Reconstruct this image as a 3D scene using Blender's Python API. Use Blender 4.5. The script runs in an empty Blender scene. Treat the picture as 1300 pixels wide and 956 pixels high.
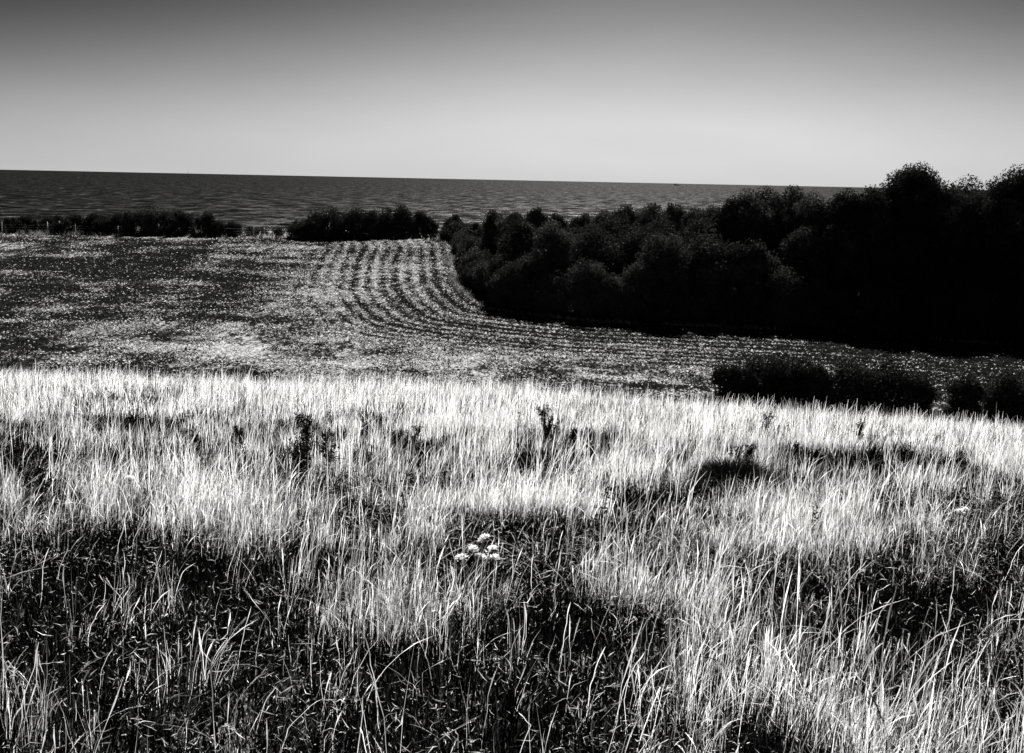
import bpy, math, random
import numpy as np
from mathutils import Matrix
rng = np.random.default_rng(11); random.seed(5)
C = bpy.context.scene.collection
scene = bpy.context.scene
PI = math.pi

# ------------------------------------------------------------------ camera
EYE = 1.65
cd = bpy.data.cameras.new('camera'); cam = bpy.data.objects.new('camera', cd); C.objects.link(cam)
cd.sensor_width = 36; cd.lens = 35.0; cd.shift_y = -45 / 1300
cd.clip_start = .1; cd.clip_end = 200000
pit, rol = math.radians(9.2), math.radians(1.18)
cam.matrix_world = Matrix.Translation((0, 0, EYE)) @ Matrix.Rotation(math.radians(90) - pit, 4, 'X') @ Matrix.Rotation(rol, 4, 'Z')
scene.camera = cam
scene.render.resolution_x, scene.render.resolution_y = 1024, 753

# ------------------------------------------------------------------ light
SUN_EL, SUN_AZ = math.radians(42), math.radians(8)      # azimuth from +Y (ahead) to +X (right)
w = bpy.data.worlds.new('World'); scene.world = w; w.use_nodes = True
nt = w.node_tree; nt.nodes.clear()
def N(t, kind, **kw):
    n = t.nodes.new(kind)
    for k, v in kw.items(): setattr(n, k, v)
    return n
def math_node(t, op, a, b=None):
    n = t.nodes.new('ShaderNodeMath'); n.operation = op
    for i, v in enumerate((a, b)):
        if v is None: continue
        if isinstance(v, (int, float)): n.inputs[i].default_value = v
        else: t.links.new(v, n.inputs[i])
    return n.outputs[0]
sky = N(nt, 'ShaderNodeTexSky', sky_type='NISHITA', sun_disc=False, sun_elevation=SUN_EL, sun_rotation=SUN_AZ, altitude=50, air_density=1.0, dust_density=1.2, ozone_density=1.0)
sep = N(nt, 'ShaderNodeSeparateColor'); nt.links.new(sky.outputs[0], sep.inputs[0])
SKY_REF, SKY_GAIN = 11.8, 1.8
v = math_node(nt, 'ADD', math_node(nt, 'MULTIPLY', sep.outputs[0], .8), math_node(nt, 'MULTIPLY', sep.outputs[1], .2))    # red-filtered grey
tcw = N(nt, 'ShaderNodeTexCoord'); sxyz = N(nt, 'ShaderNodeSeparateXYZ'); nt.links.new(tcw.outputs['Generated'], sxyz.inputs[0])
# contrast grows with elevation: haze evens out the low sky, the clear sky above it is deep
g_ = math_node(nt, 'ADD', math_node(nt, 'MULTIPLY', math_node(nt, 'MINIMUM', math_node(nt, 'MAXIMUM', sxyz.outputs[2], 0.0), .2), 20.0), .4)
v = math_node(nt, 'MULTIPLY', math_node(nt, 'POWER', math_node(nt, 'MINIMUM', math_node(nt, 'DIVIDE', v, SKY_REF), 1.0), g_), SKY_GAIN)
mpw = N(nt, 'ShaderNodeMapping'); mpw.inputs['Scale'].default_value = (2.2, 2.2, 9); mpw.inputs['Rotation'].default_value = (.1, .25, 0); nt.links.new(tcw.outputs['Generated'], mpw.inputs['Vector'])
cn = N(nt, 'ShaderNodeTexNoise'); cn.inputs['Scale'].default_value = 2.0; cn.inputs['Detail'].default_value = 7; cn.inputs['Roughness'].default_value = .6; nt.links.new(mpw.outputs[0], cn.inputs['Vector'])
v = math_node(nt, 'MULTIPLY', v, math_node(nt, 'ADD', math_node(nt, 'MULTIPLY', cn.outputs['Fac'], .16), .92))      # faint thin haze streaks
bg = N(nt, 'ShaderNodeBackground'); bg.inputs[1].default_value = .1
nt.links.new(v, bg.inputs[0])
wo = N(nt, 'ShaderNodeOutputWorld'); nt.links.new(bg.outputs[0], wo.inputs[0])
sd = bpy.data.lights.new('sun', 'SUN'); sd.energy = 5.0; sd.angle = math.radians(.5); sd.color = (1, .985, .96)
sun = bpy.data.objects.new('sun', sd); C.objects.link(sun)
sun.rotation_euler = (-(PI / 2 - SUN_EL), 0, -SUN_AZ)     # lamp shines from ahead, down towards the camera
sun.location = (0, 50, 60)
scene.view_settings.view_transform = 'Standard'; scene.view_settings.look = 'None'
scene.view_settings.gamma = 1; scene.view_settings.exposure = 1.95
scene.cycles.max_bounces = 5; scene.cycles.transparent_max_bounces = 4

# ------------------------------------------------------------------ helpers
def tag(o, label=None, cat=None, group=None, kind=None):
    if label: o['label'] = label
    if cat: o['category'] = cat
    if group: o['group'] = group
    if kind: o['kind'] = kind
    return o
def mesh_np(name, V, Fc, mat, parent=None, attr=None, smooth=False, loc=None):
    """V (n,3); Fc list of (m,k) int arrays; attr: dict name -> per vertex floats"""
    me = bpy.data.meshes.new(name)
    me.vertices.add(len(V)); me.vertices.foreach_set('co', np.ascontiguousarray(V, np.float32).ravel())
    Fc = [f for f in Fc if len(f)]
    nl = sum(f.size for f in Fc); npoly = sum(len(f) for f in Fc)
    me.loops.add(nl); me.loops.foreach_set('vertex_index', np.concatenate([f.ravel() for f in Fc]).astype(np.int32))
    tot = np.concatenate([np.full(len(f), f.shape[1], np.int32) for f in Fc])
    st = np.concatenate([[0], np.cumsum(tot)[:-1]]).astype(np.int32)
    me.polygons.add(npoly); me.polygons.foreach_set('loop_start', st); me.polygons.foreach_set('loop_total', tot)
    if smooth: me.polygons.foreach_set('use_smooth', np.ones(npoly, bool))
    me.update(calc_edges=True)
    if attr:
        for k, a in attr.items():
            at = me.attributes.new(k, 'FLOAT', 'POINT'); at.data.foreach_set('value', np.ascontiguousarray(a, np.float32))
    me.materials.append(mat)
    o = bpy.data.objects.new(name, me); C.objects.link(o)
    if parent: o.parent = parent
    if loc is not None: o.location = loc
    return o
def empty(name, loc):
    o = bpy.data.objects.new(name, None); C.objects.link(o); o.location = loc; o.empty_display_size = .3
    return o

_perm = rng.random((256, 256))
def vnoise(x, y):
    xi = np.floor(x).astype(int); yi = np.floor(y).astype(int); fx = x - xi; fy = y - yi
    fx = fx * fx * (3 - 2 * fx); fy = fy * fy * (3 - 2 * fy)
    g = lambda a, b: _perm[a & 255, b & 255]
    return (g(xi, yi) * (1 - fx) + g(xi + 1, yi) * fx) * (1 - fy) + (g(xi, yi + 1) * (1 - fx) + g(xi + 1, yi + 1) * fx) * fy
def fbm(x, y, s, o=4):
    r = 0; a = .5; t = 0
    for i in range(o):
        r = r + a * vnoise(x / s + 17.3 * i, y / s + 5.1 * i); t += a; a *= .55; s *= .5
    return r / t

# terrain: a down slope under the camera, a crest, a shallow valley, a low brow, then the drop to the sea
_ys = np.array([-80,-10,10,25,33,48,58,70,80,92,110,150,172,180,186,198,215,230,400.])
_sl = np.array([.06,.12,.165,.165,.24,.26,.22,.08,.0,-.03,-.08,-.085,-.05,.05,.25,1.0,.7,.0,0.])
_g = np.arange(-80, 401, .25); _z = -np.cumsum(np.interp(_g, _ys, _sl)) * .25; _z -= np.interp(0, _g, _z)
def h(x, y):
    x = np.asarray(x, float); y = np.asarray(y, float)
    z = np.interp(y, _g, _z)
    lat = np.where(x > 0, -.06 * x, -.008 * x) * np.clip(y / 25, 0, 1) * np.clip((75 - y) / 30, 0, 1)
    return z + lat + .05 * np.sin(x * .7 + 1) * np.cos(y * .5) * np.clip((60 - y) / 20, 0, 1) + .25 * np.sin(x * .05 + .5) * np.sin(y * .06) * np.clip((y - 50) / 40, 0, 1)
SEA = -30.0
EDGE= [(-13.1, 169.8),(-10.0, 158.0),(-8.6, 140.7),(-6.6, 124.7),(-4.2, 115.1),(-2.3, 110.5),(2.5, 108.0),(9.2, 105.5),(17.5, 104.7),(24.9, 103.9),(32.8, 102.8),(40.3, 100.9),(46.0, 99.1),(51.0, 98.0),(81.0, 92.0)]
WOOD= [(-7.6, 158, 3.5, 1.2, 'S'),(-5.8, 150, 4.6, 1.2, 'S'),(-2.6, 140, 7.4, 1.9, 'S'),(0.2, 134, 8.2, 1.5, 'S'),(2.9, 132, 9.0, 1.6, 'S'),(5.7, 134, 8.0, 1.7, 'S'),(9.0, 132, 8.3, 1.9, 'S'),(11.5, 128, 9.2, 1.8, 'S'),(13.7, 124, 10.4, 1.8, 'S'),(16.7, 122, 10.9, 2.1, 'S'),(20.2, 126, 10.4, 1.6, 'S'),(21.7, 120, 10.6, 1.5, 'S'),(23.2, 118, 11.2, 1.7, 'S'),(25.1, 116, 12.2, 1.7, 'S'),(26.6, 116, 13.4, 2.0, 'S'),(29.6, 118, 13.6, 2.2, 'S'),(32.3, 118, 13.7, 2.2, 'S'),(33.9, 114, 13.4, 1.8, 'S'),(35.6, 112, 13.4, 1.8, 'S'),(37.7, 112, 14.0, 1.6, 'S'),(38.7, 110, 14.6, 1.7, 'S'),(41.6, 112, 14.8, 1.8, 'S'),(44.5, 112, 17.1, 3.3, 'S'),(47.5, 110, 15.3, 1.5, 'S'),(50.7, 112, 15.8, 1.5, 'S'),(50.8, 108, 15.6, 1.2, 'S'),(53.4, 108, 17.3, 3.1, 'S'),(-10.2, 168.5, 2.8, 2.5, 'F'),(-9.7, 165.7, 3.2, 2.8, 'F'),(-8.1, 162.3, 3.0, 2.6, 'F'),(-7.9, 159.2, 2.8, 2.4, 'F'),(-6.8, 155.1, 3.9, 2.8, 'F'),(-7.0, 152.1, 3.6, 2.7, 'F'),(-6.1, 148.5, 2.7, 2.6, 'F'),(-6.2, 145.0, 2.9, 2.5, 'F'),(-5.6, 142.2, 4.0, 2.6, 'F'),(-5.3, 139.3, 3.5, 2.8, 'F'),(-5.2, 135.5, 3.3, 2.6, 'F'),(-5.1, 132.3, 3.1, 2.8, 'F'),(-4.9, 129.6, 3.6, 2.4, 'F'),(-4.1, 126.3, 3.1, 2.9, 'F'),(-3.6, 123.7, 2.9, 2.6, 'F'),(-3.0, 120.7, 3.8, 2.4, 'F'),(-1.6, 117.6, 4.2, 2.2, 'F'),(-1.0, 115.2, 5.5, 2.4, 'F'),(-0.4, 112.1, 5.1, 2.2, 'F'),(1.6, 112.0, 6.3, 2.7, 'F'),(4.5, 109.7, 4.7, 2.9, 'F'),(8.0, 108.8, 6.3, 2.6, 'F'),(10.8, 107.9, 4.5, 2.5, 'F'),(13.7, 107.7, 6.3, 2.4, 'F'),(16.4, 107.1, 4.4, 2.7, 'F'),(19.6, 107.0, 4.2, 2.9, 'F'),(22.7, 106.6, 4.1, 2.2, 'F'),(25.8, 106.7, 4.4, 2.2, 'F'),(29.0, 105.8, 6.4, 2.3, 'F'),(32.3, 105.9, 5.0, 2.9, 'F'),(35.7, 104.6, 5.0, 2.2, 'F'),(38.8, 103.8, 6.1, 2.8, 'F'),(42.1, 102.7, 4.6, 2.4, 'F'),(44.9, 102.0, 6.1, 2.3, 'F'),(47.5, 102.0, 5.4, 2.9, 'F'),(50.7, 101.3, 5.6, 2.8, 'F'),(54.0, 100.2, 4.2, 2.3, 'F'),(57.8, 99.9, 6.2, 2.4, 'F'),(61.2, 99.1, 5.5, 2.8, 'F'),(64.4, 98.3, 5.6, 2.4, 'F'),(68.2, 97.8, 4.2, 2.9, 'F'),(71.9, 96.8, 4.1, 2.8, 'F'),(74.8, 96.5, 5.6, 2.2, 'F'),(77.6, 95.6, 5.4, 2.7, 'F'),(81.2, 94.5, 4.0, 2.8, 'F'),(-3.7, 147.5, 5.1, 2.7, 'M'),(0.4, 121.0, 8.6, 3.2, 'M'),(1.4, 125.6, 8.2, 3.6, 'M'),(-0.2, 138.4, 6.9, 3.3, 'M'),(1.5, 143.7, 6.2, 3.1, 'M'),(1.2, 148.0, 5.6, 2.7, 'M'),(4.6, 115.3, 9.5, 3.0, 'M'),(4.2, 121.7, 8.3, 3.8, 'M'),(7.0, 125.0, 7.8, 3.6, 'M'),(7.0, 136.1, 6.4, 3.7, 'M'),(6.0, 143.8, 6.0, 2.7, 'M'),(5.3, 148.7, 4.9, 2.7, 'M'),(9.9, 114.9, 9.4, 3.4, 'M'),(12.2, 120.8, 9.8, 4.0, 'M'),(11.1, 131.0, 8.0, 3.2, 'M'),(12.1, 138.4, 6.5, 3.2, 'M'),(10.2, 144.1, 6.1, 3.7, 'M'),(10.9, 149.8, 5.4, 2.7, 'M'),(16.7, 109.7, 9.4, 3.7, 'M'),(16.2, 115.4, 10.5, 3.5, 'M'),(16.0, 124.7, 9.8, 3.3, 'M'),(14.6, 149.5, 6.7, 3.2, 'M'),(21.8, 110.5, 9.4, 3.8, 'M'),(22.2, 115.1, 10.9, 3.9, 'M'),(22.4, 126.3, 9.4, 3.3, 'M'),(26.4, 109.3, 8.7, 3.2, 'M'),(27.6, 121.0, 12.1, 3.8, 'M'),(26.4, 124.5, 9.3, 3.6, 'M'),(32.2, 110.1, 10.2, 3.2, 'M'),(32.4, 125.7, 11.7, 3.3, 'M'),(35.6, 108.7, 10.8, 3.2, 'M'),(36.0, 115.8, 12.5, 3.3, 'M'),(37.0, 120.9, 11.2, 3.8, 'M'),(35.8, 126.7, 12.0, 3.2, 'M'),(43.0, 108.0, 10.0, 3.5, 'M'),(42.1, 114.9, 13.5, 3.8, 'M'),(42.8, 119.0, 13.2, 3.2, 'M'),(42.2, 125.1, 11.7, 3.4, 'M'),(47.0, 113.7, 14.0, 3.7, 'M'),(47.0, 119.2, 13.2, 3.9, 'M'),(51.4, 103.1, 8.9, 4.0, 'M'),(51.9, 114.9, 13.9, 3.9, 'M'),(51.5, 120.3, 13.6, 3.6, 'M'),(56.9, 104.2, 11.2, 3.3, 'M'),(57.4, 107.7, 13.7, 3.8, 'M'),(56.3, 114.6, 14.7, 3.9, 'M'),(57.0, 121.4, 13.1, 3.2, 'M'),(62.3, 108.7, 14.7, 3.1, 'M'),(63.2, 113.5, 14.3, 3.8, 'M'),(62.9, 120.2, 14.3, 3.8, 'M')]
HEDGE= [(-84.3, 166, 2.2, 1.9),(-80.9, 166, 2.5, 1.9),(-77.7, 167, 2.2, 1.9),(-73.3, 166, 2.9, 2.1),(-69.3, 166, 3.2, 1.9),(-65.7, 166, 3.1, 1.7),(-62.0, 166, 3.8, 2.2),(-58.7, 166, 4.4, 2.3),(-55.1, 165, 3.8, 1.6),(-50.7, 165, 3.8, 1.4),(-48.5, 164, 2.3, 1.2),(-46.5, 165, 2.2, 1.2),(-43.3, 165, 1.6, 1.1),(-41.7, 165, 1.4, 1.1),(-38.7, 164, 1.3, 1.1),(-34.8, 164, 3.1, 1.9),(-32.9, 164, 4.0, 2.0),(-30.6, 164, 5.2, 2.7),(-27.9, 165, 3.8, 1.6),(-25.7, 166, 5.0, 2.2),(-23.5, 167, 4.2, 1.7),(-21.5, 168, 4.6, 2.0),(-18.8, 169, 4.9, 2.1),(-16.2, 170, 4.0, 1.6),(-14.4, 171, 2.9, 1.3),(-10.2, 168, 4.0, 1.5)]
NEAR= [(11.3, 51, 2.78, 0.73),(12.1, 50.5, 2.67, 0.64),(13.9, 51.5, 3.58, 1.22),(15.3, 51, 3.41, 0.89),(15.9, 50.5, 3.1, 0.56),(18.3, 50, 3.51, 1.34),(19.5, 49.5, 3.26, 1.17),(20.4, 49, 2.88, 0.85),(22.6, 48.5, 3.03, 0.77),(24.8, 48.5, 3.15, 1.07),(26.3, 48, 3.16, 1.06)]
EDGE = np.array(EDGE)
def edge_dist(x, y):
    best = np.full(np.shape(x), 1e9)
    for a, b in zip(EDGE[:-1], EDGE[1:]):
        d = b - a; t = np.clip(((x - a[0]) * d[0] + (y - a[1]) * d[1]) / d.dot(d), 0, 1)
        best = np.minimum(best, np.hypot(x - a[0] - t * d[0], y - a[1] - t * d[1]))
    return best
def straw_field(x, y):
    """how much pale straw lies on the valley field: patches, swathes, and rows that follow the wood's edge"""
    d = edge_dist(x, y)
    n = fbm(x * .55, y, 17, 4) * .5 + fbm(x * .3, y * 1.0, 3.2, 4) * .5
    s = (n - .44) * 3.6 * (1 - .6 * np.clip((22 - d) / 8, 0, 1)) + .07
    row = np.sin(d * 2 * PI / 1.75 + 1.6 * vnoise(x / 9, y / 9)) * 1.1 + .4 * np.sin(d * 2 * PI / 5.3 + 1)
    s = s + .40 * row * np.clip((24 - d) / 10, 0, 1) * (.4 + .8 * fbm(x + 9, y, 5, 2))
    r = np.hypot(x + 17, (y - 127) * .8)                                   # a turning loop of the tractor
    s = s + .3 * np.sin(r * 2 * PI / 2.2 + 3 * vnoise(x / 3, y / 3)) * np.clip((8 - r) / 2.5, 0, 1)
    s = s + np.sin((x + .08 * y) * 2 * PI / 11.) * .12 * np.clip((d - 15) / 10, 0, 1)    # drilling lanes
    s = s + .22 * np.exp(-((x + 14) / 22) ** 2)
    s = s - .40 * np.clip((x - 12) / 26, 0, 1) - .45 * np.clip((-x - 24) / 26, 0, 1) * np.clip((158 - y) / 40, .1, 1)  # straw thins to both sides, putting the lens vignette's darkening into the field
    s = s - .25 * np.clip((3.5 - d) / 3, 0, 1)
    s = s - .35 * np.clip((92 - y) / 14, 0, 1) * np.clip((2 - x) / 22, 0, 1)  # near left corner thinned too, same vignette darkening worked into the straw
    s = .36 + .72 * (s - .36)
    return np.clip(s, 0, 1)

# ------------------------------------------------------------------ materials
def new_mat(name):
    m = bpy.data.materials.new(name); m.use_nodes = True; t = m.node_tree; t.nodes.clear()
    out = N(t, 'ShaderNodeOutputMaterial'); return m, t, out
def noise(t, scale, detail=4, rough=.6, vec=None):
    n = N(t, 'ShaderNodeTexNoise'); n.inputs['Scale'].default_value = scale; n.inputs['Detail'].default_value = detail; n.inputs['Roughness'].default_value = rough
    if vec is not None: t.links.new(vec, n.inputs['Vector'])
    return n.outputs['Fac']
def ramp(t, fac, stops):
    r = N(t, 'ShaderNodeValToRGB'); cr = r.color_ramp
    while len(cr.elements) < len(stops): cr.elements.new(.5)
    for e, (p, c) in zip(cr.elements, stops): e.position = p; e.color = (c, c, c, 1)
    t.links.new(fac, r.inputs[0]); return r.outputs[0]
def objvec(t, sx=1, sy=1, sz=1):
    tc = N(t, 'ShaderNodeTexCoord'); mp = N(t, 'ShaderNodeMapping'); mp.inputs['Scale'].default_value = (sx, sy, sz)
    t.links.new(tc.outputs['Object'], mp.inputs['Vector']); return mp.outputs[0]
def blade_mat(name, trans):
    m, t, out = new_mat(name)
    a = N(t, 'ShaderNodeAttribute', attribute_name='tone')
    p = N(t, 'ShaderNodeBsdfDiffuse'); p.inputs['Roughness'].default_value = .3
    t.links.new(a.outputs['Fac'], p.inputs['Color'])
    tr = N(t, 'ShaderNodeBsdfTranslucent'); t.links.new(a.outputs['Fac'], tr.inputs[0])
    mx = N(t, 'ShaderNodeMixShader'); mx.inputs[0].default_value = trans
    t.links.new(p.outputs[0], mx.inputs[1]); t.links.new(tr.outputs[0], mx.inputs[2]); t.links.new(mx.outputs[0], out.inputs[0])
    return m
M_straw = blade_mat('dry_straw', .38)
M_green = blade_mat('green_blades', .0)
M_leaf = blade_mat('tree_leaves', .06)
M_seed = blade_mat('dark_seed', .03)
M_petal = blade_mat('pale_petals', .35)
def plain_mat(name, a, b, scale, rough=.85):
    m, t, out = new_mat(name); p = N(t, 'ShaderNodeBsdfPrincipled'); p.inputs['Roughness'].default_value = rough
    p.inputs['Specular IOR Level'].default_value = .2
    t.links.new(ramp(t, noise(t, scale, 5, .6, objvec(t)), [(.3, a), (.7, b)]), p.inputs['Base Color']); t.links.new(p.outputs[0], out.inputs[0]); return m
M_bark = plain_mat('bark', .03, .09, 9)
M_post = plain_mat('weathered_post_wood', .45, .7, 6)
M_wire = plain_mat('wire_metal', .2, .3, 5, .5)
M_stem = plain_mat('dark_stem', .03, .07, 30)
M_hull = plain_mat('ship_paint', .06, .1, .05, .5)
M_ship = plain_mat('ship_upperworks', .25, .4, .05, .5)

# ground: soil, turf and the straw lying on it
m, t, out = new_mat('earth_and_turf'); M_ground = m
a = N(t, 'ShaderNodeAttribute', attribute_name='straw')
n1 = noise(t, 2.6, 6, .75, objvec(t, .5, .22, 1)); n2 = noise(t, .35, 5, .65, objvec(t))
n3 = noise(t, 9, 4, .7, objvec(t, .35, .12, 1))
s = math_node(t, 'ADD', a.outputs['Fac'], math_node(t, 'MULTIPLY', math_node(t, 'SUBTRACT', n1, .5), 2.6))
s = math_node(t, 'ADD', s, math_node(t, 'MULTIPLY', math_node(t, 'SUBTRACT', n2, .5), .7))
s = math_node(t, 'ADD', s, math_node(t, 'MULTIPLY', math_node(t, 'SUBTRACT', n3, .5), 1.8))
p = N(t, 'ShaderNodeBsdfDiffuse')
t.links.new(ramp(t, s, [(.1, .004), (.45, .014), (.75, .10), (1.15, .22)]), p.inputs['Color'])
bm_ = N(t, 'ShaderNodeBump'); bm_.inputs['Strength'].default_value = .7; bm_.inputs['Distance'].default_value = .12
t.links.new(n1, bm_.inputs['Height']); t.links.new(bm_.outputs[0], p.inputs['Normal']); t.links.new(p.outputs[0], out.inputs[0])

# sea: dull rippled water with whitecaps
m, t, out = new_mat('sea_water'); M_sea = m
wv = objvec(t, .03, .03, 1)
wf = noise(t, 1.3, 9, .78, wv); wg = noise(t, .13, 5, .6, objvec(t, .035, .008, 1)); wc = noise(t, 1.6, 5, .7, objvec(t, .03, .02, 1))
p = N(t, 'ShaderNodeBsdfDiffuse'); gl = N(t, 'ShaderNodeBsdfGlossy'); gl.inputs['Roughness'].default_value = .3
cap = ramp(t, wc, [(.60, 0.), (.68, 1.)])
mix = N(t, 'ShaderNodeMix', data_type='RGBA'); t.links.new(cap, mix.inputs[0]); t.links.new(ramp(t, wf, [(.40, .001), (.60, .004)]), mix.inputs[6]); mix.inputs[7].default_value = (.08, .08, .08, 1)
t.links.new(mix.outputs[2], p.inputs['Color']); t.links.new(ramp(t, wf, [(.42, .0004), (.51, .004), (.59, .034)]), gl.inputs['Color'])
bb = N(t, 'ShaderNodeBump'); bb.inputs['Strength'].default_value = 1.0; bb.inputs['Distance'].default_value = 1.5
t.links.new(wf, bb.inputs['Height']); t.links.new(bb.outputs[0], p.inputs['Normal']); t.links.new(bb.outputs[0], gl.inputs['Normal'])
ad = N(t, 'ShaderNodeAddShader'); t.links.new(p.outputs[0], ad.inputs[0]); t.links.new(gl.outputs[0], ad.inputs[1]); t.links.new(ad.outputs[0], out.inputs[0])

# ------------------------------------------------------------------ ground and sea
def axis(segs):
    r = []
    for a, b, st in segs: r += list(np.arange(a, b, st))
    return np.array(r + [segs[-1][1]])
gx = axis([(-3000, -600, 400), (-600, -150, 15), (-150, -80, 2.5), (-80, 70, .5), (70, 150, 2.5), (150, 600, 15), (600, 3000, 400)])
gy = axis([(-500, -60, 40), (-60, -5, 3), (-5, 60, .6), (60, 130, .45), (130, 182, .6), (182, 232, 2.5)])
X, Y = np.meshgrid(gx, gy)
Z = h(X, np.clip(Y, -80, 400))
cl = np.clip((Y - 180) / 20, 0, 1)
Z = Z + cl * (fbm(X, Y, 14, 4) - .5) * 5
Z = np.where(Y > 228, SEA - 6, Z)
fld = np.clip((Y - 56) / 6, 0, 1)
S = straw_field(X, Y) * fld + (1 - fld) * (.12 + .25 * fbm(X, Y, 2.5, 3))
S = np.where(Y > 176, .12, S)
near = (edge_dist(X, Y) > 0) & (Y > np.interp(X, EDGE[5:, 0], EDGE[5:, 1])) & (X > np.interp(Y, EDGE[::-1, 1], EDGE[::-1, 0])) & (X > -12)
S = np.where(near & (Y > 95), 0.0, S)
ny, nx = X.shape
idx = np.arange(nx * ny).reshape(ny, nx)
Fq = np.stack([idx[:-1, :-1], idx[:-1, 1:], idx[1:, 1:], idx[1:, :-1]], -1).reshape(-1, 4)
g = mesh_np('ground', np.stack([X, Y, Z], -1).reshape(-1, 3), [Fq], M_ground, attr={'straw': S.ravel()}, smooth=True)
tag(g, 'rough turf slope and harvested valley field with straw in rows', kind='structure')
sx = np.array([-90000, -20000, -4000, 0, 4000, 20000, 90000.]); sy = np.array([150, 1000, 4000, 20000, 90000.])
X, Y = np.meshgrid(sx, sy); ny, nx = X.shape; idx = np.arange(nx * ny).reshape(ny, nx)
Fq = np.stack([idx[:-1, :-1], idx[:-1, 1:], idx[1:, 1:], idx[1:, :-1]], -1).reshape(-1, 4)
o = mesh_np('sea', np.stack([X, Y, np.full(X.shape, SEA)], -1).reshape(-1, 3), [Fq], M_sea)
tag(o, 'rippled grey sea with scattered whitecaps reaching the horizon', kind='structure')

# ------------------------------------------------------------------ grass ribbons
def ribbons(P, H, W, az, lean, phi, tone, K, prof):
    """curved tapering ribbons rooted at P; returns verts, faces, per-vertex tone"""
    n = len(P); tt = np.linspace(0, 1, K + 1)[None, :, None]
    d = np.stack([np.cos(az), np.sin(az), np.zeros(n)], -1)[:, None, :]
    L = lean[:, None, None]; Hh = H[:, None, None]
    up = np.array([0, 0, 1.])[None, None]
    ctr = P[:, None, :] + Hh * (tt * (1 - .45 * np.minimum(L, 1.6) * tt ** 1.5) * up + L * (.25 * tt + .75 * tt ** 2) * d)
    if K >= 3:                                                            # kinks at the nodes
        jit = np.cumsum(rng.normal(0, .011, (n, K + 1, 3)) * [1, 1, .15], 1); jit[:, 0] = 0; ctr = ctr + jit * Hh
        bent = rng.random(n) < .14; k0 = max(1, int(K * .6)); dd = rng.normal(0, .3, (n, 1, 3)) - [0, 0, .35]
        ctr[bent, k0 + 1:] += (dd * (np.arange(1, K - k0 + 1)[None, :, None] / K) * Hh)[bent]
    wv = np.stack([np.cos(phi), np.sin(phi), np.zeros(n)], -1)[:, None, :]
    ws = prof(tt) * W[:, None, None] * .5
    V = np.stack([ctr - wv * ws, ctr + wv * ws], 2)                      # n,K+1,2,3
    b = (np.arange(n) * (K + 1) * 2)[:, None]; k = np.arange(K)[None, :] * 2
    q = np.stack([b + k, b + k + 1, b + k + 3, b + k + 2], -1).reshape(-1, 4)
    return V.reshape(-1, 3), q, np.repeat(tone, (K + 1) * 2)
leafp = lambda t: 1.0 - .97 * t ** 2.2
thinp = lambda t: 1.0 - .6 * t
headp = lambda t: np.where(t > .99, .3, np.where(t > .78, 2.8, .7))
bladep = lambda t: np.sin(PI * np.clip(t, .05, .97)) * 1.0 + .05
class Bag:
    def __init__(s): s.V = []; s.F = []; s.T = []; s.n = 0
    def add(s, V, q, T): s.V.append(V); s.F.append(q + s.n); s.T.append(T); s.n += len(V)
    def build(s, name, mat, **kw): return mesh_np(name, np.concatenate(s.V), [np.concatenate(s.F)], mat, attr={'tone': np.concatenate(s.T)}, **kw)

# hollows where the dark green shows and the dry stalks stand thin: (x, y, rx, ry, strength)
HOLLOW = [(-2.2,5.4,1.9,1.0,.93), (-.5,5.9,.8,.6,.8), (-3.4,5.8,1.4,1.1,.95), (-1.2,6.2,1.1,.4,.6), (.4,5.2,.7,.4,.5), (-2.0,3.9,1.3,.7,.45), (-2.4,11.8,.6,1.2,.6), (-5.5,10.5,1.2,1.8,.6), (-4.4,13.3,.7,1.1,.45), (-3.1,8.6,.5,.8,.45), (-1.0,8.9,.35,.9,.45), (-3.9,9.2,.4,.6,.5), (-1.9,7.6,.5,.5,.4),
          (5.6,14.0,.9,.9,.6), (2.41,10.1,.6,.7,1.0), (2.5,5.2,1.0,.6,.75), (1.5,4.6,.6,.4,.6), (1.9,3.9,.9,.4,.6), (3.3,6.2,.6,.4,.65), (1.6,5.9,.4,.4,.5), (2.9,4.3,.5,.5,.6), (.9,6.3,.3,.4,.45), (4.2,7.6,.6,.6,.6), (-3.0,10.2,.5,.5,.4), (-.6,10.1,.4,.5,.4), (1.9,9.2,.4,.5,.4), (3.4,7.4,.6,1.0,.6), (2.6,6.3,.7,.5,.55), (1.3,6.7,.5,.4,.5), (-.2,13.2,.5,.8,.45), (.8,9.3,.45,.8,.5), (-1.2,11,.35,.8,.45), (4.6,9.6,.7,.9,.5), (6.8,12,.8,1.2,.45), (-6.5,17,.9,1.3,.4), (-2,19,.8,1.2,.35), (1.0,17,.7,1.1,.3), (5,21,.9,1.2,.3), (3.6,11.8,.5,1,.4), (.2,11.2,.4,.7,.4), (1.7,8.2,.5,.5,.5)]
def hollow(x, y):
    r = np.zeros(len(x))
    for a, b, rx, ry, k in HOLLOW:
        jx = (vnoise(x * 1.7 + a, y * 1.7) - .5) * 1.2 + (vnoise(x * .8 + b, y * .8) - .5) * .9; jy = (vnoise(x * 1.7, y * 1.7 + b + 40) - .5) * 1.2 + (vnoise(x * 4, y * 4 + a) - .5) * .8
        q = ((x - a) / rx + jx) ** 2 + ((y - b) / ry + jy) ** 2
        r = np.maximum(r, k * np.exp(-.8 * q ** 1.2))
    return r
def scatter(n, y0, y1, power=1.0, m=1.15):
    u = rng.random(n); y = (y0 ** (1 + power) + u * (y1 ** (1 + power) - y0 ** (1 + power))) ** (1 / (1 + power))
    hw = .53 * y * m + .6
    return rng.uniform(-1, 1, n) * hw, y
def roots(x, y): return np.stack([x, y, h(x, y) - .02], -1)

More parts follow.
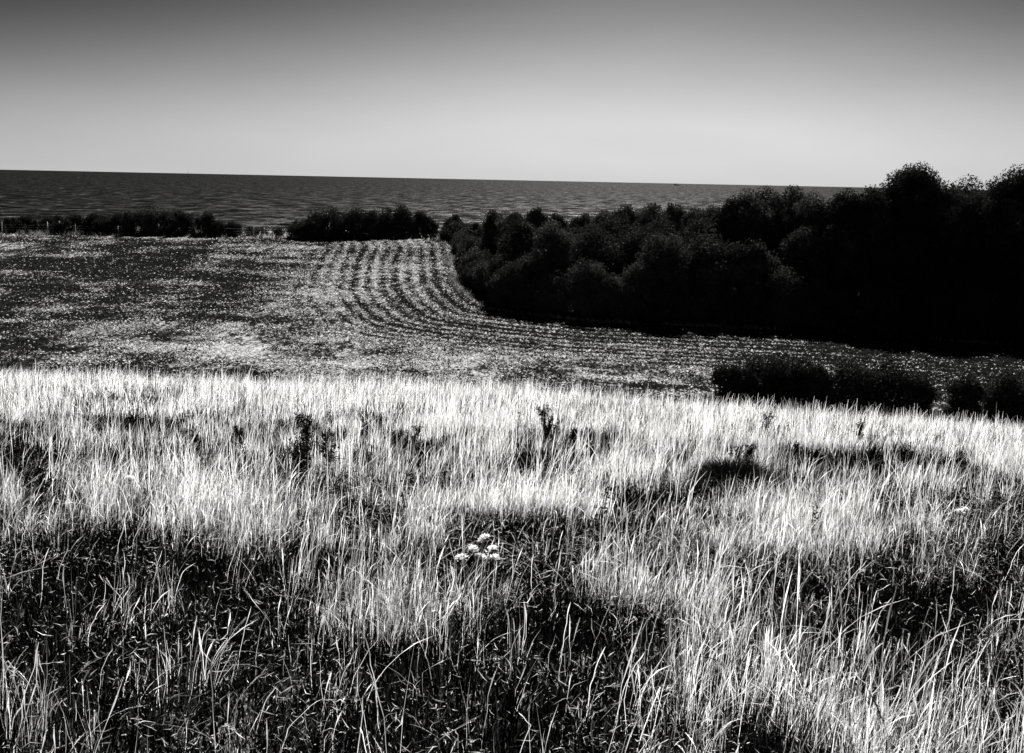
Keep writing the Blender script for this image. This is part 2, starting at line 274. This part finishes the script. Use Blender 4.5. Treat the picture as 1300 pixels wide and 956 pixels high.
dry = Bag(); grn = Bag()
def dry_zone(n, y0, y1, w0, w1, K, hs=1.0, power=1.0, per=9, rad=.035, heads=False):
    nt_ = n // per
    x, y = scatter(nt_, y0, y1, power)
    hol = hollow(x, y); cl = fbm(x, y, 1.1, 3); big = fbm(x + 30, y, 5, 3); fine = fbm(x + 7, y, .4, 2)
    dens = np.clip((cl - .36) * 3.6, .06, 1) * np.clip((fine - .39) * 4.6, .06, 1) * (1 - hol) ** 1.3 * np.clip(.35 + big * 1.2, 0, 1)
    dens = np.maximum(dens, .02)
    dens = np.where(y > 17, np.maximum(dens, .5 * (1 - hol) * np.clip((cl - .25) * 3, .25, 1)), dens)
    keep = rng.random(nt_) < dens; x, y, hol, cl, big = [q[keep] for q in (x, y, hol, cl, big)]; m_ = len(x)
    th = rng.gamma(7, 1 / 7, m_); taz = rng.normal(.25, 1.0, m_) + 1.4 * (fbm(x, y, 2.2, 2) - .5); tl_ = np.abs(rng.normal(.2, .16, m_)); tt_ = rng.normal(.70, .16, m_)
    dk = rng.random(m_) < .24; tt_[dk] = rng.uniform(.03, .12, dk.sum())
    cnt = rng.integers(per // 2, per * 2 - per // 2 + 1, m_); ix = np.repeat(np.arange(m_), cnt); n = len(ix)
    x = x[ix] + rng.normal(0, rad, n); y = y[ix] + rng.normal(0, rad, n); hol, cl, big = hol[ix], cl[ix], big[ix]
    H = (th[ix] * rng.gamma(9, 1 / 9, n) * .33 + .05) * (1 - .4 * hol) * hs * (.75 + .55 * big) * np.clip(.8 + .5 * cl, .6, 1.3)
    H = np.minimum(H, .72)
    az = taz[ix] + rng.normal(0, .7, n); lean = np.abs(tl_[ix] + rng.normal(0, .14, n)); wild = rng.random(n) < .12
    lean[wild] = rng.uniform(.4, 1.0, wild.sum()); az[wild] = rng.uniform(0, 2 * PI, wild.sum())
    phi = rng.normal(0, .75, n); W = rng.uniform(w0, w1, n); tone = np.clip(tt_[ix] + rng.normal(0, .12, n), .02, .92)
    P = roots(x, y); kind = rng.random(n)
    for lo, hi, pf, ws in ((0, .4, leafp, 1.2), (.4, .72, headp, .9), (.72, 1.01, thinp, .8)):
        s = (kind >= lo) & (kind < hi)
        V, q, T = ribbons(P[s], H[s] * (1.15 if pf is headp else 1), W[s] * ws, az[s], lean[s], phi[s], tone[s], K, pf)
        dry.add(V, q, T)
        if heads and pf is headp:                                            # fuzzy spikelets round each seed head
            c = V.reshape(-1, K + 1, 2, 3).mean(2); a_, b_ = c[:, K - 1], c[:, K]; nb = 9
            t_ = rng.uniform(-.2, 1.1, (len(c), nb, 1)); p = (a_[:, None] + (b_ - a_)[:, None] * t_ + rng.normal(0, .0022, (len(c), nb, 3))).reshape(-1, 3)
            d_ = np.repeat((b_ - a_), nb, 0); d_ = d_ / (np.linalg.norm(d_, axis=1)[:, None] + 1e-9) + rng.normal(0, .55, p.shape); d_ /= np.linalg.norm(d_, axis=1)[:, None]
            w_ = np.cross(d_, rng.normal(size=p.shape)); w_ /= np.linalg.norm(w_, axis=1)[:, None]; L_ = rng.uniform(.004, .009, (len(p), 1))
            V2 = np.stack([p, p + d_ * L_ * .5 + w_ * .0013, p + d_ * L_, p + d_ * L_ * .5 - w_ * .0013], 1).reshape(-1, 3)
            dry.add(V2, np.arange(len(V2)).reshape(-1, 4), np.repeat(np.repeat(tone[s], nb), 4))
dry_zone(165000, 2.9, 9, .0013, .0033, 6, .64, per=6, rad=.03, heads=True)
dry_zone(175000, 8, 17, .0038, .0078, 4, .72, per=5, rad=.05)
dry_zone(190000, 16, 36, .0085, .017, 3, .78, per=4, rad=.08)
dry_zone(30000, 34, 60, .014, .026, 2, .9, per=4, rad=.08)
# broken pale bits caught at all angles between the stems
x, y = scatter(110000, 2.9, 10.5); kp = rng.random(len(x)) < np.clip((fbm(x, y, .35, 3) - .36) * 3.5, .08, 1); x, y = x[kp], y[kp]; n = len(x); p = roots(x, y) + np.stack([np.zeros(n), np.zeros(n), rng.uniform(.02, .26, n)], -1)
d_ = rng.normal(size=(n, 3)) * [1, 1, .8]; d_ /= np.linalg.norm(d_, axis=1)[:, None]; w_ = np.cross(d_, rng.normal(size=(n, 3))); w_ /= np.linalg.norm(w_, axis=1)[:, None]
L_ = rng.gamma(1.3, .02, n)[:, None] + .005; ww = rng.uniform(.0005, .0026, n)[:, None]; c_ = rng.normal(0, .12, (n, 3)) * L_
V = np.stack([p, p + d_ * L_ * .5 + w_ * ww + c_, p + d_ * L_, p + d_ * L_ * .5 - w_ * ww + c_], 1).reshape(-1, 3)
dry.add(V, np.arange(n * 4).reshape(-1, 4), np.repeat(np.clip(rng.normal(.45, .22, n), .05, .85), 4))
# a few taller stalks close by
x, y = scatter(220, 3.2, 8); n = len(x)
dry.add(*ribbons(roots(x, y), rng.uniform(.28, .5, n), rng.uniform(.002, .0045, n), rng.normal(.3, .8, n), np.abs(rng.normal(.25, .15, n)), rng.normal(0, .5, n), rng.uniform(.6, .85, n), 10, lambda t: np.where(t > .97, .3, np.where(t > .8, 1.5, .8))))
tag(dry.build('dry_grass', M_straw), 'pale dry meadow grass with seed heads, covering the near slope', 'grass', kind='stuff')
def green_zone(n, y0, y1, w0, w1, K, hmax):
    x, y = scatter(n, y0, y1); hol = hollow(x, y); n = len(x)
    H = rng.uniform(.35, 1, n) * hmax * (1 + .35 * hol)
    grn.add(*ribbons(roots(x, y), H, rng.uniform(w0, w1, n), rng.uniform(0, 2 * PI, n), np.abs(rng.normal(.35, .25, n)), rng.uniform(0, PI, n), np.clip(rng.normal(.014, .008, n), .004, .05), K, leafp))
green_zone(120000, 2.9, 8.5, .003, .007, 3, .25)
green_zone(95000, 8, 17, .007, .014, 2, .27)
green_zone(60000, 16, 38, .012, .025, 2, .22)
tag(grn.build('green_undergrowth', M_green), 'dark green leafy undergrowth below the dry grass', 'undergrowth', kind='stuff')

# straw and stubble on the valley field
stb = Bag()
n = 560000; y = rng.uniform(60, 176, n); x = rng.uniform(-1, 1, n) * (.56 * y + 3)
s_ = straw_field(x, y); clump = .65 * fbm(x * .55, y * .4, 1.2, 3) + .35 * fbm(x * .5, y * .7, 4, 2)
clump = clump + (.52 - clump) * .6 * np.clip((22 - edge_dist(x, y)) / 8, 0, 1)
inwood = (y > np.interp(x, EDGE[5:, 0], EDGE[5:, 1])) & (x > np.interp(y, EDGE[::-1, 1], EDGE[::-1, 0]))
keep = (rng.random(n) < np.clip(s_ * 1.4 * (clump - .36) * 5.5 + .25 * (clump - .3), .05, 1)) & ~inwood; x, y = x[keep], y[keep]; n = len(x)
stb.add(*ribbons(roots(x, y), rng.uniform(.05, .13, n), rng.uniform(.1, .42, n), rng.uniform(0, 2 * PI, n), rng.uniform(.1, .9, n), rng.normal(0, .5, n), np.clip(rng.normal(.35, .16, n), .05, .7), 1, leafp))
n = 260000; y = rng.uniform(60, 178, n); x = rng.uniform(-1, 1, n) * (.56 * y + 3)
inwood = (y > np.interp(x, EDGE[5:, 0], EDGE[5:, 1]) + 1) & (x > np.interp(y, EDGE[::-1, 1], EDGE[::-1, 0]) + 1)
clump = fbm(x, y * .4, 1.8, 3)
keep = (rng.random(n) < np.clip((1 - .6 * straw_field(x, y)) * (clump - .3) * 4, .02, 1)) & ~inwood; x, y = x[keep], y[keep]; n = len(x)
stb.add(*ribbons(roots(x, y), rng.uniform(.08, .22, n), rng.uniform(.1, .25, n), rng.uniform(0, 2 * PI, n), rng.uniform(.1, .8, n), rng.uniform(0, PI, n), np.clip(rng.normal(.010, .006, n), .004, .03), 1, leafp))
# taller fringe grass along the wood's foot and the hedge line
seg = np.hypot(*(EDGE[1:] - EDGE[:-1]).T); cs = np.concatenate([[0], np.cumsum(seg)])
n = 9000; s = rng.uniform(0, cs[-1], n); x = np.interp(s, cs, EDGE[:, 0]) + rng.normal(0, .45, n) - .3 * (np.interp(s, cs, EDGE[:, 1]) > 112); y = np.interp(s, cs, EDGE[:, 1]) - np.abs(rng.normal(0, .5, n))
keep = rng.random(n) < np.clip((fbm(x, y, 5, 3) - .35) * 3, .05, 1); x, y = x[keep], y[keep]; n = len(x)
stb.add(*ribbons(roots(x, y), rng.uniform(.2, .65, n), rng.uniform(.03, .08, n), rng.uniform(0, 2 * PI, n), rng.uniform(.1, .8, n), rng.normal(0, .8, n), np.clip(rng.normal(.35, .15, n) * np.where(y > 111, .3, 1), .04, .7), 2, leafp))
n = 9000; x = rng.uniform(-90, -10, n); y = 163 + 6 * np.clip((x + 35) / 22, 0, 1) + rng.normal(0, 1.2, n)
keep = rng.random(n) < np.clip((fbm(x, y, 4, 3) - .35) * 3, .05, 1); x, y = x[keep], y[keep]; n = len(x)
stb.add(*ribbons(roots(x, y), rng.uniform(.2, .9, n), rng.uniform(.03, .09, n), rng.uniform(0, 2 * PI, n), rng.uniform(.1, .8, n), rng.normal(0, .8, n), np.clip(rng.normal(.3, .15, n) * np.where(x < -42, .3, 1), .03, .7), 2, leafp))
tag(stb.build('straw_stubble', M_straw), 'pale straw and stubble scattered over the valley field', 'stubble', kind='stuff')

# ------------------------------------------------------------------ trees and bushes
def tube(path, radii, sides=6):
    path = np.array(path, float); V = []; F = []
    for i, p in enumerate(path):
        d = path[min(i + 1, len(path) - 1)] - path[max(i - 1, 0)]; d = d / (np.linalg.norm(d) + 1e-9)
        a = np.cross(d, [0, 0, 1.] if abs(d[2]) < .9 else [1., 0, 0]); a /= np.linalg.norm(a); b = np.cross(d, a)
        for k in range(sides): V.append(p + radii[i] * (math.cos(2 * PI * k / sides) * a + math.sin(2 * PI * k / sides) * b))
    for i in range(len(path) - 1):
        for k in range(sides): F.append([i * sides + k, i * sides + (k + 1) % sides, (i + 1) * sides + (k + 1) % sides, (i + 1) * sides + k])
    V.append(path[-1]); V.append(path[0]); m0 = (len(path) - 1) * sides; cap = len(V) - 2; F4 = np.array(F)
    T = [[m0 + k, m0 + (k + 1) % sides, cap] for k in range(sides)] + [[(k + 1) % sides, k, cap + 1] for k in range(sides)]
    return np.array(V), F4, np.array(T)
def join_tubes(tubes):
    V = []; Q = []; T = []; n = 0
    for v, q, t in tubes: V.append(v); Q.append(q + n); T.append(t + n); n += len(v)
    return np.concatenate(V), [np.concatenate(Q), np.concatenate(T)]
def crown(H, R, base, nl, size, lumps, flat=.5, spiky=0., albedo=.05):
    """leaf-sized faces spread over many clumps of different size"""
    cz = base + (H - base) * .5; rz = (H - base) * .5; nl = int(nl * (1 + .4 * (base < -.2)))
    d = rng.normal(size=(lumps, 3)); d /= np.linalg.norm(d, axis=1)[:, None]
    rad = rng.uniform(.45, .82, (lumps, 1)); c = d * rad * [R, R, rz]
    lr = rng.uniform(.22, .42, lumps) * min(R, rz)
    c[:, :2] += rng.normal(0, .16 * R, (1, 2)) * (c[:, 2:3] / rz)          # lopsided
    c[:, :2] = np.clip(c[:, :2], -.85 * R, .85 * R)
    c *= 1 + rng.normal(0, .1, (lumps, 1))
    tl = .5 * min(R, rz); top = np.array([[rng.normal(0, .12) * R, 0, rz - tl * .97], [.45 * R, -.2 * R, rz - tl * 1.6], [-.45 * R, .1 * R, rz - tl * 1.5]]); c = np.concatenate([c, top]); lr = np.concatenate([lr, [tl, tl * .8, tl * .85]]); lumps += 3
    c[:, 2] += cz
    k = rng.choice(lumps, nl, p=lr ** 2 / (lr ** 2).sum())
    nd = rng.normal(size=(nl, 3)); nd /= np.linalg.norm(nd, axis=1)[:, None]
    P = c[k] + nd * (lr[k] * rng.uniform(.12, 1.06, nl) ** .7)[:, None]
    if spiky:                                                                # loose outer shoots
        s = rng.random(nl) < spiky; P[s] += nd[s] * rng.exponential(.09, s.sum())[:, None] * R + np.array([0, 0, .04 * R])
    P = P[P[:, 2] > -.05]; n = len(P); nd = nd[:n]
    a = rng.normal(size=(n, 3)); a /= np.linalg.norm(a, axis=1)[:, None]
    b = np.cross(a, rng.normal(size=(n, 3))); b /= np.linalg.norm(b, axis=1)[:, None]
    sz = size * rng.uniform(.55, 1.4, n)[:, None]
    V = np.stack([P - a * sz, P + b * sz * flat, P + a * sz, P - b * sz * flat], 1).reshape(-1, 3)
    F = np.arange(n * 4).reshape(-1, 4)
    lt = rng.uniform(.6, 1.35, lumps)
    tone = np.clip(albedo * np.repeat(lt[k[:n]] * rng.uniform(.6, 1.5, n), 4), .012, .13)
    return V, F, tone
def tree(kind, x, y, H, R, label, cat, group, base=.2, nl=6000, size=.13, lumps=34, spiky=0., trunk_part='trunk', z=None):
    o = empty(kind, (x, y, float(h(x, y)) if z is None else z)); tag(o, label, cat, group)
    V, F, T = crown(H, R, H * base, nl, size, lumps, .55, spiky, rng.uniform(.045, .08) if kind in ('broadleaf_tree', 'thorn_tree') and x < 34 else rng.uniform(.03, .05))
    mesh_np('crown', V, [F], M_leaf, o, {'tone': T})
    rr = .022 * H + .03; top = H * .72
    tubes = [tube([(0, 0, -.25), (0, 0, .1), (rng.normal(0, .05) * H * .3, rng.normal(0, .05) * H * .3, top * .5), (rng.normal(0, .05) * H, 0, top)], [rr * 1.5, rr, rr * .7, rr * .2], 7)]
    for i in range(5 if H > 3 else 3):
        a = rng.uniform(0, 2 * PI); z0 = H * rng.uniform(.15, .45)
        e = np.array([math.cos(a) * R * .7, math.sin(a) * R * .7, min(z0 + H * rng.uniform(.15, .35), H * .85)])
        tubes.append(tube([(0, 0, z0), e * [.45, .45, 1] * .55 + np.array([0, 0, z0 * .45]), e], [rr * .5, rr * .33, rr * .1], 5))
    V, Fs = join_tubes(tubes); mesh_np(trunk_part, V, Fs, M_bark, o)
    return o

WG = 'trees of the dark wood'
ORD = ['first', 'second', 'third', 'fourth', 'fifth', 'sixth', 'seventh', 'eighth', 'ninth', 'tenth', 'eleventh', 'twelfth', 'thirteenth']
sky_zones = [(8, 'rounded dark tree from left, low skyline at the wood left end'), (26, 'dark tree from left on the wood skyline before open sea'), (43.5, 'tall tree from left on the humped skyline before the big round head'), (99, 'dark tree from left on the skyline right of the big round head')]
zc = {}
for i, (x, y, H, R, k) in enumerate(WOOD):
    if k == 'S':
        r = 1.12 * R if i in (22, 26) else max(R * 1.15, .2 * H)
        if i == 22: tree('broadleaf_tree', x, y, H, r, 'big round-headed tree standing highest above the dark wood', 'tree', 'trees of the wood skyline', .48, 42000, .12, 60)
        elif i == 26: tree('broadleaf_tree', x, y, H, r, 'dark tree with a broad rounded top at the far right frame edge', 'tree', 'trees of the wood skyline', .3, 34000, .115, 60)
        else:
            zi = [j for j, z_ in enumerate(sky_zones) if x < z_[0]][0]; zc[zi] = zc.get(zi, -1) + 1
            tree('broadleaf_tree', x, y, H, r, ORD[zc[zi]] + ' ' + sky_zones[zi][1], 'tree', 'trees of the wood skyline', .12, 20000, .13, 52)
    elif k == 'F':
        if y > 112.5: lab = 'low dark thorn tree on the left edge of the wood beside the curving rows'; grp = 'thorn trees on the left edge of the wood'
        else: lab = 'low dark thorn tree on the near edge of the wood, leaves down to the stubble'; grp = 'thorn trees on the near edge of the wood'
        tree('thorn_tree', x, y, H, R, lab, 'tree', grp, -.4, 9500, .11, 40, .1)
    else:
        tree('broadleaf_tree', x, y, H, R, 'dark broadleaf tree packed inside the wood, behind its edge', 'tree', 'trees packed inside the wood', .02, 15000, .14, 48)
for i, (x, y, H, R) in enumerate(HEDGE):
    if i <= 5: lab = ORD[i] + ' low black hedge bush from the left frame edge, below the dark sea'
    elif i <= 8: lab = ORD[i - 6] + ' dark hedge tree from the left in the rounded left clump of the far hedge'
    elif i == 9: lab = 'round dark tree by itself just right of the left hedge clump'
    elif i <= 14: lab = ORD[i - 10] + ' tiny round bush from the left in the hedge gap with pale posts'
    elif i == 17: lab = 'tallest rounded bush of the far hedge, in the left half of its middle clump'
    elif i == 25: lab = 'small pointed dark bush between the hedge line and the wood'
    else: lab = ORD[i - 15] + ' dark hedge tree from the left in the dense middle clump'
    tree('hedge_bush', x, y, H, R * (1.7 if i <= 8 else 1.35), lab, 'bush', 'bushes of the far hedge', -.5, 8500 if H > 2 else 2500, .13 if H > 2 else .09, 30)
NL = ['small outlying dark bush at the left end of the near hedge', 'low bush tucked beside the left big near bush', 'largest rounded near bush, left of the pair below the crest', 'right shoulder bush joined to the left big near bush', 'low bush in the dip between the two big near bushes',
      'second big rounded near bush, right of the dip', 'sloping bush on the right flank of the second big near bush', 'low end bush tapering right of the second big near bush', 'lone upright near bush standing in the gap to the right', 'dark near bush at the right frame edge', 'dark near bush cut by the right frame edge']
for i, (x, y, H, R) in enumerate(NEAR):
    tree('hawthorn_bush', x, y, H * 1.1, R * (1.6 if R > .9 else 1.75 if i in (3, 4) else 1.4), NL[i], 'bush', 'near bushes below the crest', -.6, 30000 if R > 1 else 20000, .065, 50, .2)
# a low dark patch of bramble at the end of the middle hedge
tree('bramble_patch', -14.0, 166.3, .8, 1.7, 'low flat dark bramble patch lying before the end of the hedge', 'bush', None, -.3, 1500, .09, 20)

# ------------------------------------------------------------------ meadow plants
def leafbits(P, s0, s1):
    n = len(P); a = rng.normal(size=(n, 3)); a /= np.linalg.norm(a, axis=1)[:, None]; b = np.cross(a, rng.normal(size=(n, 3))); b /= np.linalg.norm(b, axis=1)[:, None]
    s = rng.uniform(s0, s1, n)[:, None]
    return np.stack([P - a * s, P + b * s * .7, P + a * s, P - b * s * .7], 1).reshape(-1, 3), np.arange(n * 4).reshape(-1, 4)
def dock(x, y, H, label, group, br=7):
    o = empty('dock_plant', (x, y, float(h(x, y)))); tag(o, label, 'wild plant', group)
    for s in range(rng.integers(1, 4)):
        bx, by = rng.normal(0, .05, 2); hh = H * rng.uniform(.8, 1.1); tx, ty = rng.normal(0, .06, 2); seeds = []
        tb = [tube([(bx, by, -.05), (bx + tx * .4, by + ty * .4, hh * .5), (bx + tx, by + ty, hh)], [.007, .006, .002], 5)]
        seeds += [np.array([bx + tx * q, by + ty * q, hh * q]) for q in np.linspace(.4, 1, 12)]
        for i in range(br):
            t0 = rng.uniform(.4, .9); a = rng.uniform(0, 2 * PI); L = .17 * H * rng.uniform(.5, 1.3)
            p0 = np.array([bx + tx * t0, by + ty * t0, hh * t0]); p1 = p0 + [math.cos(a) * L, math.sin(a) * L, L * 1.0]
            tb.append(tube([p0, (p0 + p1) / 2 + [0, 0, -.01], p1], [.004, .003, .0015], 4)); seeds += [p0 * (1 - q) + p1 * q for q in (.1, .3, .5, .75, 1)]
        V, Fs = join_tubes(tb); mesh_np('stem', V, Fs, M_stem, o)
        sd_ = np.array(seeds); n = 10 * len(sd_); V, F = leafbits(np.repeat(sd_, 10, 0) + rng.normal(0, .014, (n, 3)) * [1, 1, 1.6], .007, .017)
        mesh_np('seed_spike', V, [F], M_seed, o, {'tone': np.full(len(V), .02)})
    n = 18; a = rng.uniform(0, 2 * PI, n); z0 = rng.uniform(.02, .55, n) * H
    P = np.stack([np.cos(a) * .01, np.sin(a) * .01, z0], -1)
    V, q, T = ribbons(P, rng.uniform(.06, .13, n), rng.uniform(.02, .05, n), a, rng.uniform(.8, 1.6, n), a + PI / 2, rng.uniform(.01, .035, n), 4, bladep)
    mesh_np('foliage', V, [q], M_green, o, {'tone': T})
def weed(x, y, H):
    tx, ty = rng.normal(0, .08, 2); V1, F1 = join_tubes([tube([(0, 0, -.03), (tx * .4, ty * .4, H * .5), (tx, ty, H)], [.005, .004, .002], 4)])
    q = rng.uniform(.45, 1, 60)[:, None]; V2, F2 = leafbits(q * [[tx, ty, H]] + rng.normal(0, .022, (60, 3)), .007, .016)
    o = mesh_np('meadow_weed', np.concatenate([V1, V2]), F1 + [F2 + len(V1)], M_seed, None, {'tone': np.full(len(V1) + len(V2), .02)}, loc=(x, y, float(h(x, y))))
    tag(o, 'small dark weed scattered among the sunlit dry grass', 'wild plant', 'small dark weeds in the meadow')
PL = [(-2.23,10.4,.66,'tallest dark seeding dock, left of centre in the sunlit grass'), (-2.14,9.5,.46,'short dark dock in front of the tallest dock'), (-1.93,10.3,.5,'dark dock right beside the tallest dock'),
 (-4.21,8.15,.52,'dark leafy dock at the left frame edge'), (-3.96,7.95,.42,'smaller dark dock next to the left frame edge'), (-3.7,13.05,.36,'small dark plant in the sunlit grass far left of the tall dock'),
 (-1.36,13.15,.38,'thin dark plant just right of the tall dock, further back'), (.55,13.25,.56,'upright dark seed spike in the middle of the sunlit grass'), (.72,12.85,.4,'shorter dark seed spike right of the middle spike'),
 (4.46,16.9,.66,'dark flat-topped plant standing below the left big near bush'), (2.98,12.2,.36,'dark plant rising behind the rounded dark tussock'), (5.37,13.3,.44,'dark dock in the dark patch at the right, taller of two'),
 (5.49,12.95,.32,'low dark dock in the dark patch at the right, shorter of two'), (6.48,17.8,.46,'far small dark plant near the crest at the right'), (-2.01,14.7,.42,'far dark plant left of centre near the crest'), (4.05,13.65,.38,'small dark plant between the tussock and the right patch')]
for x, y, H, lab in PL: dock(x, y, H, lab, 'dark dock plants in the grass', 9 if H > .5 else 6)
# further scattered dark plants too alike to tell apart
used = [(a, b) for a, b, _, _ in PL]; cnt = 0
while cnt < 42:
    y = rng.uniform(7.5, 30); x = rng.uniform(-.5, .5) * y
    if min(math.hypot(x - a, y - b) for a, b in used) < .5: continue
    used.append((x, y)); cnt += 1
    weed(x, y, rng.uniform(.28, .5))
# dark tussock
x, y = 2.41, 10.35; o = empty('grass_tussock', (x, y, float(h(x, y)))); tag(o, 'low dark rounded tussock in the sunlit grass, below the near bushes', 'tussock')
n = 7000; a = rng.uniform(0, 2 * PI, n); r = np.sqrt(rng.random(n)) * .38
V, q, T = ribbons(np.stack([np.cos(a) * r * .9, np.sin(a) * r * .6, np.zeros(n)], -1), rng.uniform(.3, .5, n) * (1.15 - r * 1.3), rng.uniform(.006, .013, n), a, rng.uniform(.2, 1.1, n), rng.uniform(0, PI, n), rng.uniform(.015, .05, n), 4, leafp)
mesh_np('blades', V, [q], M_green, o, {'tone': T})
# white umbel flowers
def umbel(x, y, H, label, heads):
    o = empty('umbel_flower', (x, y, float(h(x, y)))); tag(o, label, 'flower')
    tb = []
    for dx, dz, R in heads:
        R *= rng.uniform(.65, 1.05); dx += rng.normal(0, .008); tlt = rng.normal(0, .35)
        V = []; tones = []
        top = np.array([dx, rng.normal(0, .02), H + dz])
        tb.append(tube([(0, 0, -.05), (dx * .3, 0, H * .5), top * [.85, .85, .93], top - [0, 0, .03]], [.006, .005, .004, .003], 5))
        for i in range(22):
            a = rng.uniform(0, 2 * PI); rr = R * math.sqrt(rng.random()); c = top + [math.cos(a) * rr, math.sin(a) * rr, .02 * (1 - (rr / R) ** 2) + tlt * rr * math.cos(a)]
            tb.append(tube([top - [0, 0, .03], c], [.0012, .0009], 3))
            for j in range(10):
                p = c + rng.normal(0, 1, 3) * [.009, .009, .004]; u = rng.normal(size=3) * [1, 1, .5]; u /= np.linalg.norm(u); v_ = np.cross(u, [0, 0, 1.]); v_ /= np.linalg.norm(v_); s = rng.uniform(.003, .0065)
                V += [p - u * s, p + v_ * s, p + u * s, p - v_ * s]; tones += [rng.uniform(.75, .85)] * 4
        mesh_np('flower_head', np.array(V), [np.arange(len(V)).reshape(-1, 4)], M_petal, o, {'tone': np.array(tones)})
    Vt, Fs = join_tubes(tb); mesh_np('stem', Vt, Fs, M_stem, o)
umbel(-.18, 5.75, .30, 'cluster of bright white flower heads just below the centre', [(-.10, -.02, .035), (-.03, .035, .03), (.03, .09, .03), (.075, .03, .04), (.015, -.01, .03), (.11, -.03, .035)])
umbel(3.3, 7.0, .42, 'small white flower head in the grass near the right edge', [(.0, .0, .03), (.05, .01, .02)])
umbel(-3.0, 7.6, .36, 'small white flower head at the left above the dark hollow', [(0, 0, .03)])

# ------------------------------------------------------------------ fence along the far hedge
o = empty('post_and_wire_fence', (-60, 163, float(h(-60, 163)))); tag(o, 'pale posts of a wire fence showing in front of the far hedge at the left', 'fence')
pts = [-83.6, -76.1, -74.2, -71.6, -64.6, -58, -51, -44.3, -42.5, -40.8, -39.5]
for px in pts:
    z0 = float(h(px, 163)) - o.location.z; hh = random.uniform(1.3, 2.0); r = random.uniform(.05, .08)
    V, Q, T = tube([(0, 0, -.3), (0, 0, hh * .5), (random.uniform(-.06, .06), 0, hh), (random.uniform(-.05, .05), 0, hh + .04)], [r, r, r * .95, r * .6], 7)
    mesh_np('post', V, [Q, T], M_post, o, loc=(px + 60, 0, z0))
tb = []
for wz in (.5, .9, 1.3): tb.append(tube([(px + 60, -.09, float(h(px, 163)) - o.location.z + wz) for px in pts], [.006] * len(pts), 4))
V, Fs = join_tubes(tb); mesh_np('wire', V, Fs, M_wire, o)

# ------------------------------------------------------------------ ships on the horizon
def box(x0, x1, y0, y1, z0, z1, n=0, tap=0.):
    V = np.array([(x0, y0, z0), (x1, y0, z0), (x1, y1, z0), (x0, y1, z0), (x0 - tap, y0, z1), (x1 + tap, y0, z1), (x1 + tap, y1, z1), (x0 - tap, y1, z1)], float)
    return V, np.array([(0, 3, 2, 1), (4, 5, 6, 7), (0, 1, 5, 4), (1, 2, 6, 5), (2, 3, 7, 6), (3, 0, 4, 7)])
def at_sea(px, dist):      # azimuth position on the water
    return (px - 650) / 1264 * dist * 1.013, dist
x, y = at_sea(850, 14000); o = empty('cargo_ship', (x, y, SEA)); tag(o, 'tiny dark ship on the sea horizon, right of the middle', 'ship')
V = np.array([(-34, -7, -2), (34, -7, -2), (34, 7, -2), (-34, 7, -2), (-38, -7, 11), (38, -1, 13), (38, 1, 13), (-38, 7, 11), (-36, -7, 9), (20, -7, 9)], float)[:8]
Fq = np.array([(0, 3, 2, 1), (4, 5, 6, 7), (0, 1, 5, 4), (1, 2, 6, 5), (2, 3, 7, 6), (3, 0, 4, 7)])
mesh_np('hull', V, [Fq], M_hull, o)
v1, q1 = box(-30, -14, -6, 6, 11, 24); mesh_np('deckhouse', v1, [q1], M_hull, o)
v1, q1 = box(-27, -22, -2, 2, 24, 30, tap=-.6); mesh_np('funnel', v1, [q1], M_hull, o)
tb = [tube([(10, 0, 11), (10, 0, 26)], [.8, .4], 6), tube([(24, 0, 12), (24, 0, 22)], [.7, .4], 6)]
V, Fs = join_tubes(tb); mesh_np('mast', V, Fs, M_hull, o)
x, y = at_sea(245, 9000); o = empty('tall_ship', (x, y, SEA)); tag(o, 'thin dark tall-masted vessel standing on the horizon at the left', 'ship')
V = np.array([(-11, -3, -1), (11, -3, -1), (11, 3, -1), (-11, 3, -1), (-14, -3.5, 5), (17, -.5, 6), (17, .5, 6), (-14, 3.5, 5)], float)
mesh_np('hull', V, [Fq], M_hull, o)
tb = [tube([(0, 0, 5), (0, 0, 30), (0, 0, 64)], [1.7, 1.4, .7], 7), tube([(-6, 0, 34), (6, 0, 34)], [.7, .7], 5)]
V, Fs = join_tubes(tb); mesh_np('mast', V, Fs, M_hull, o)
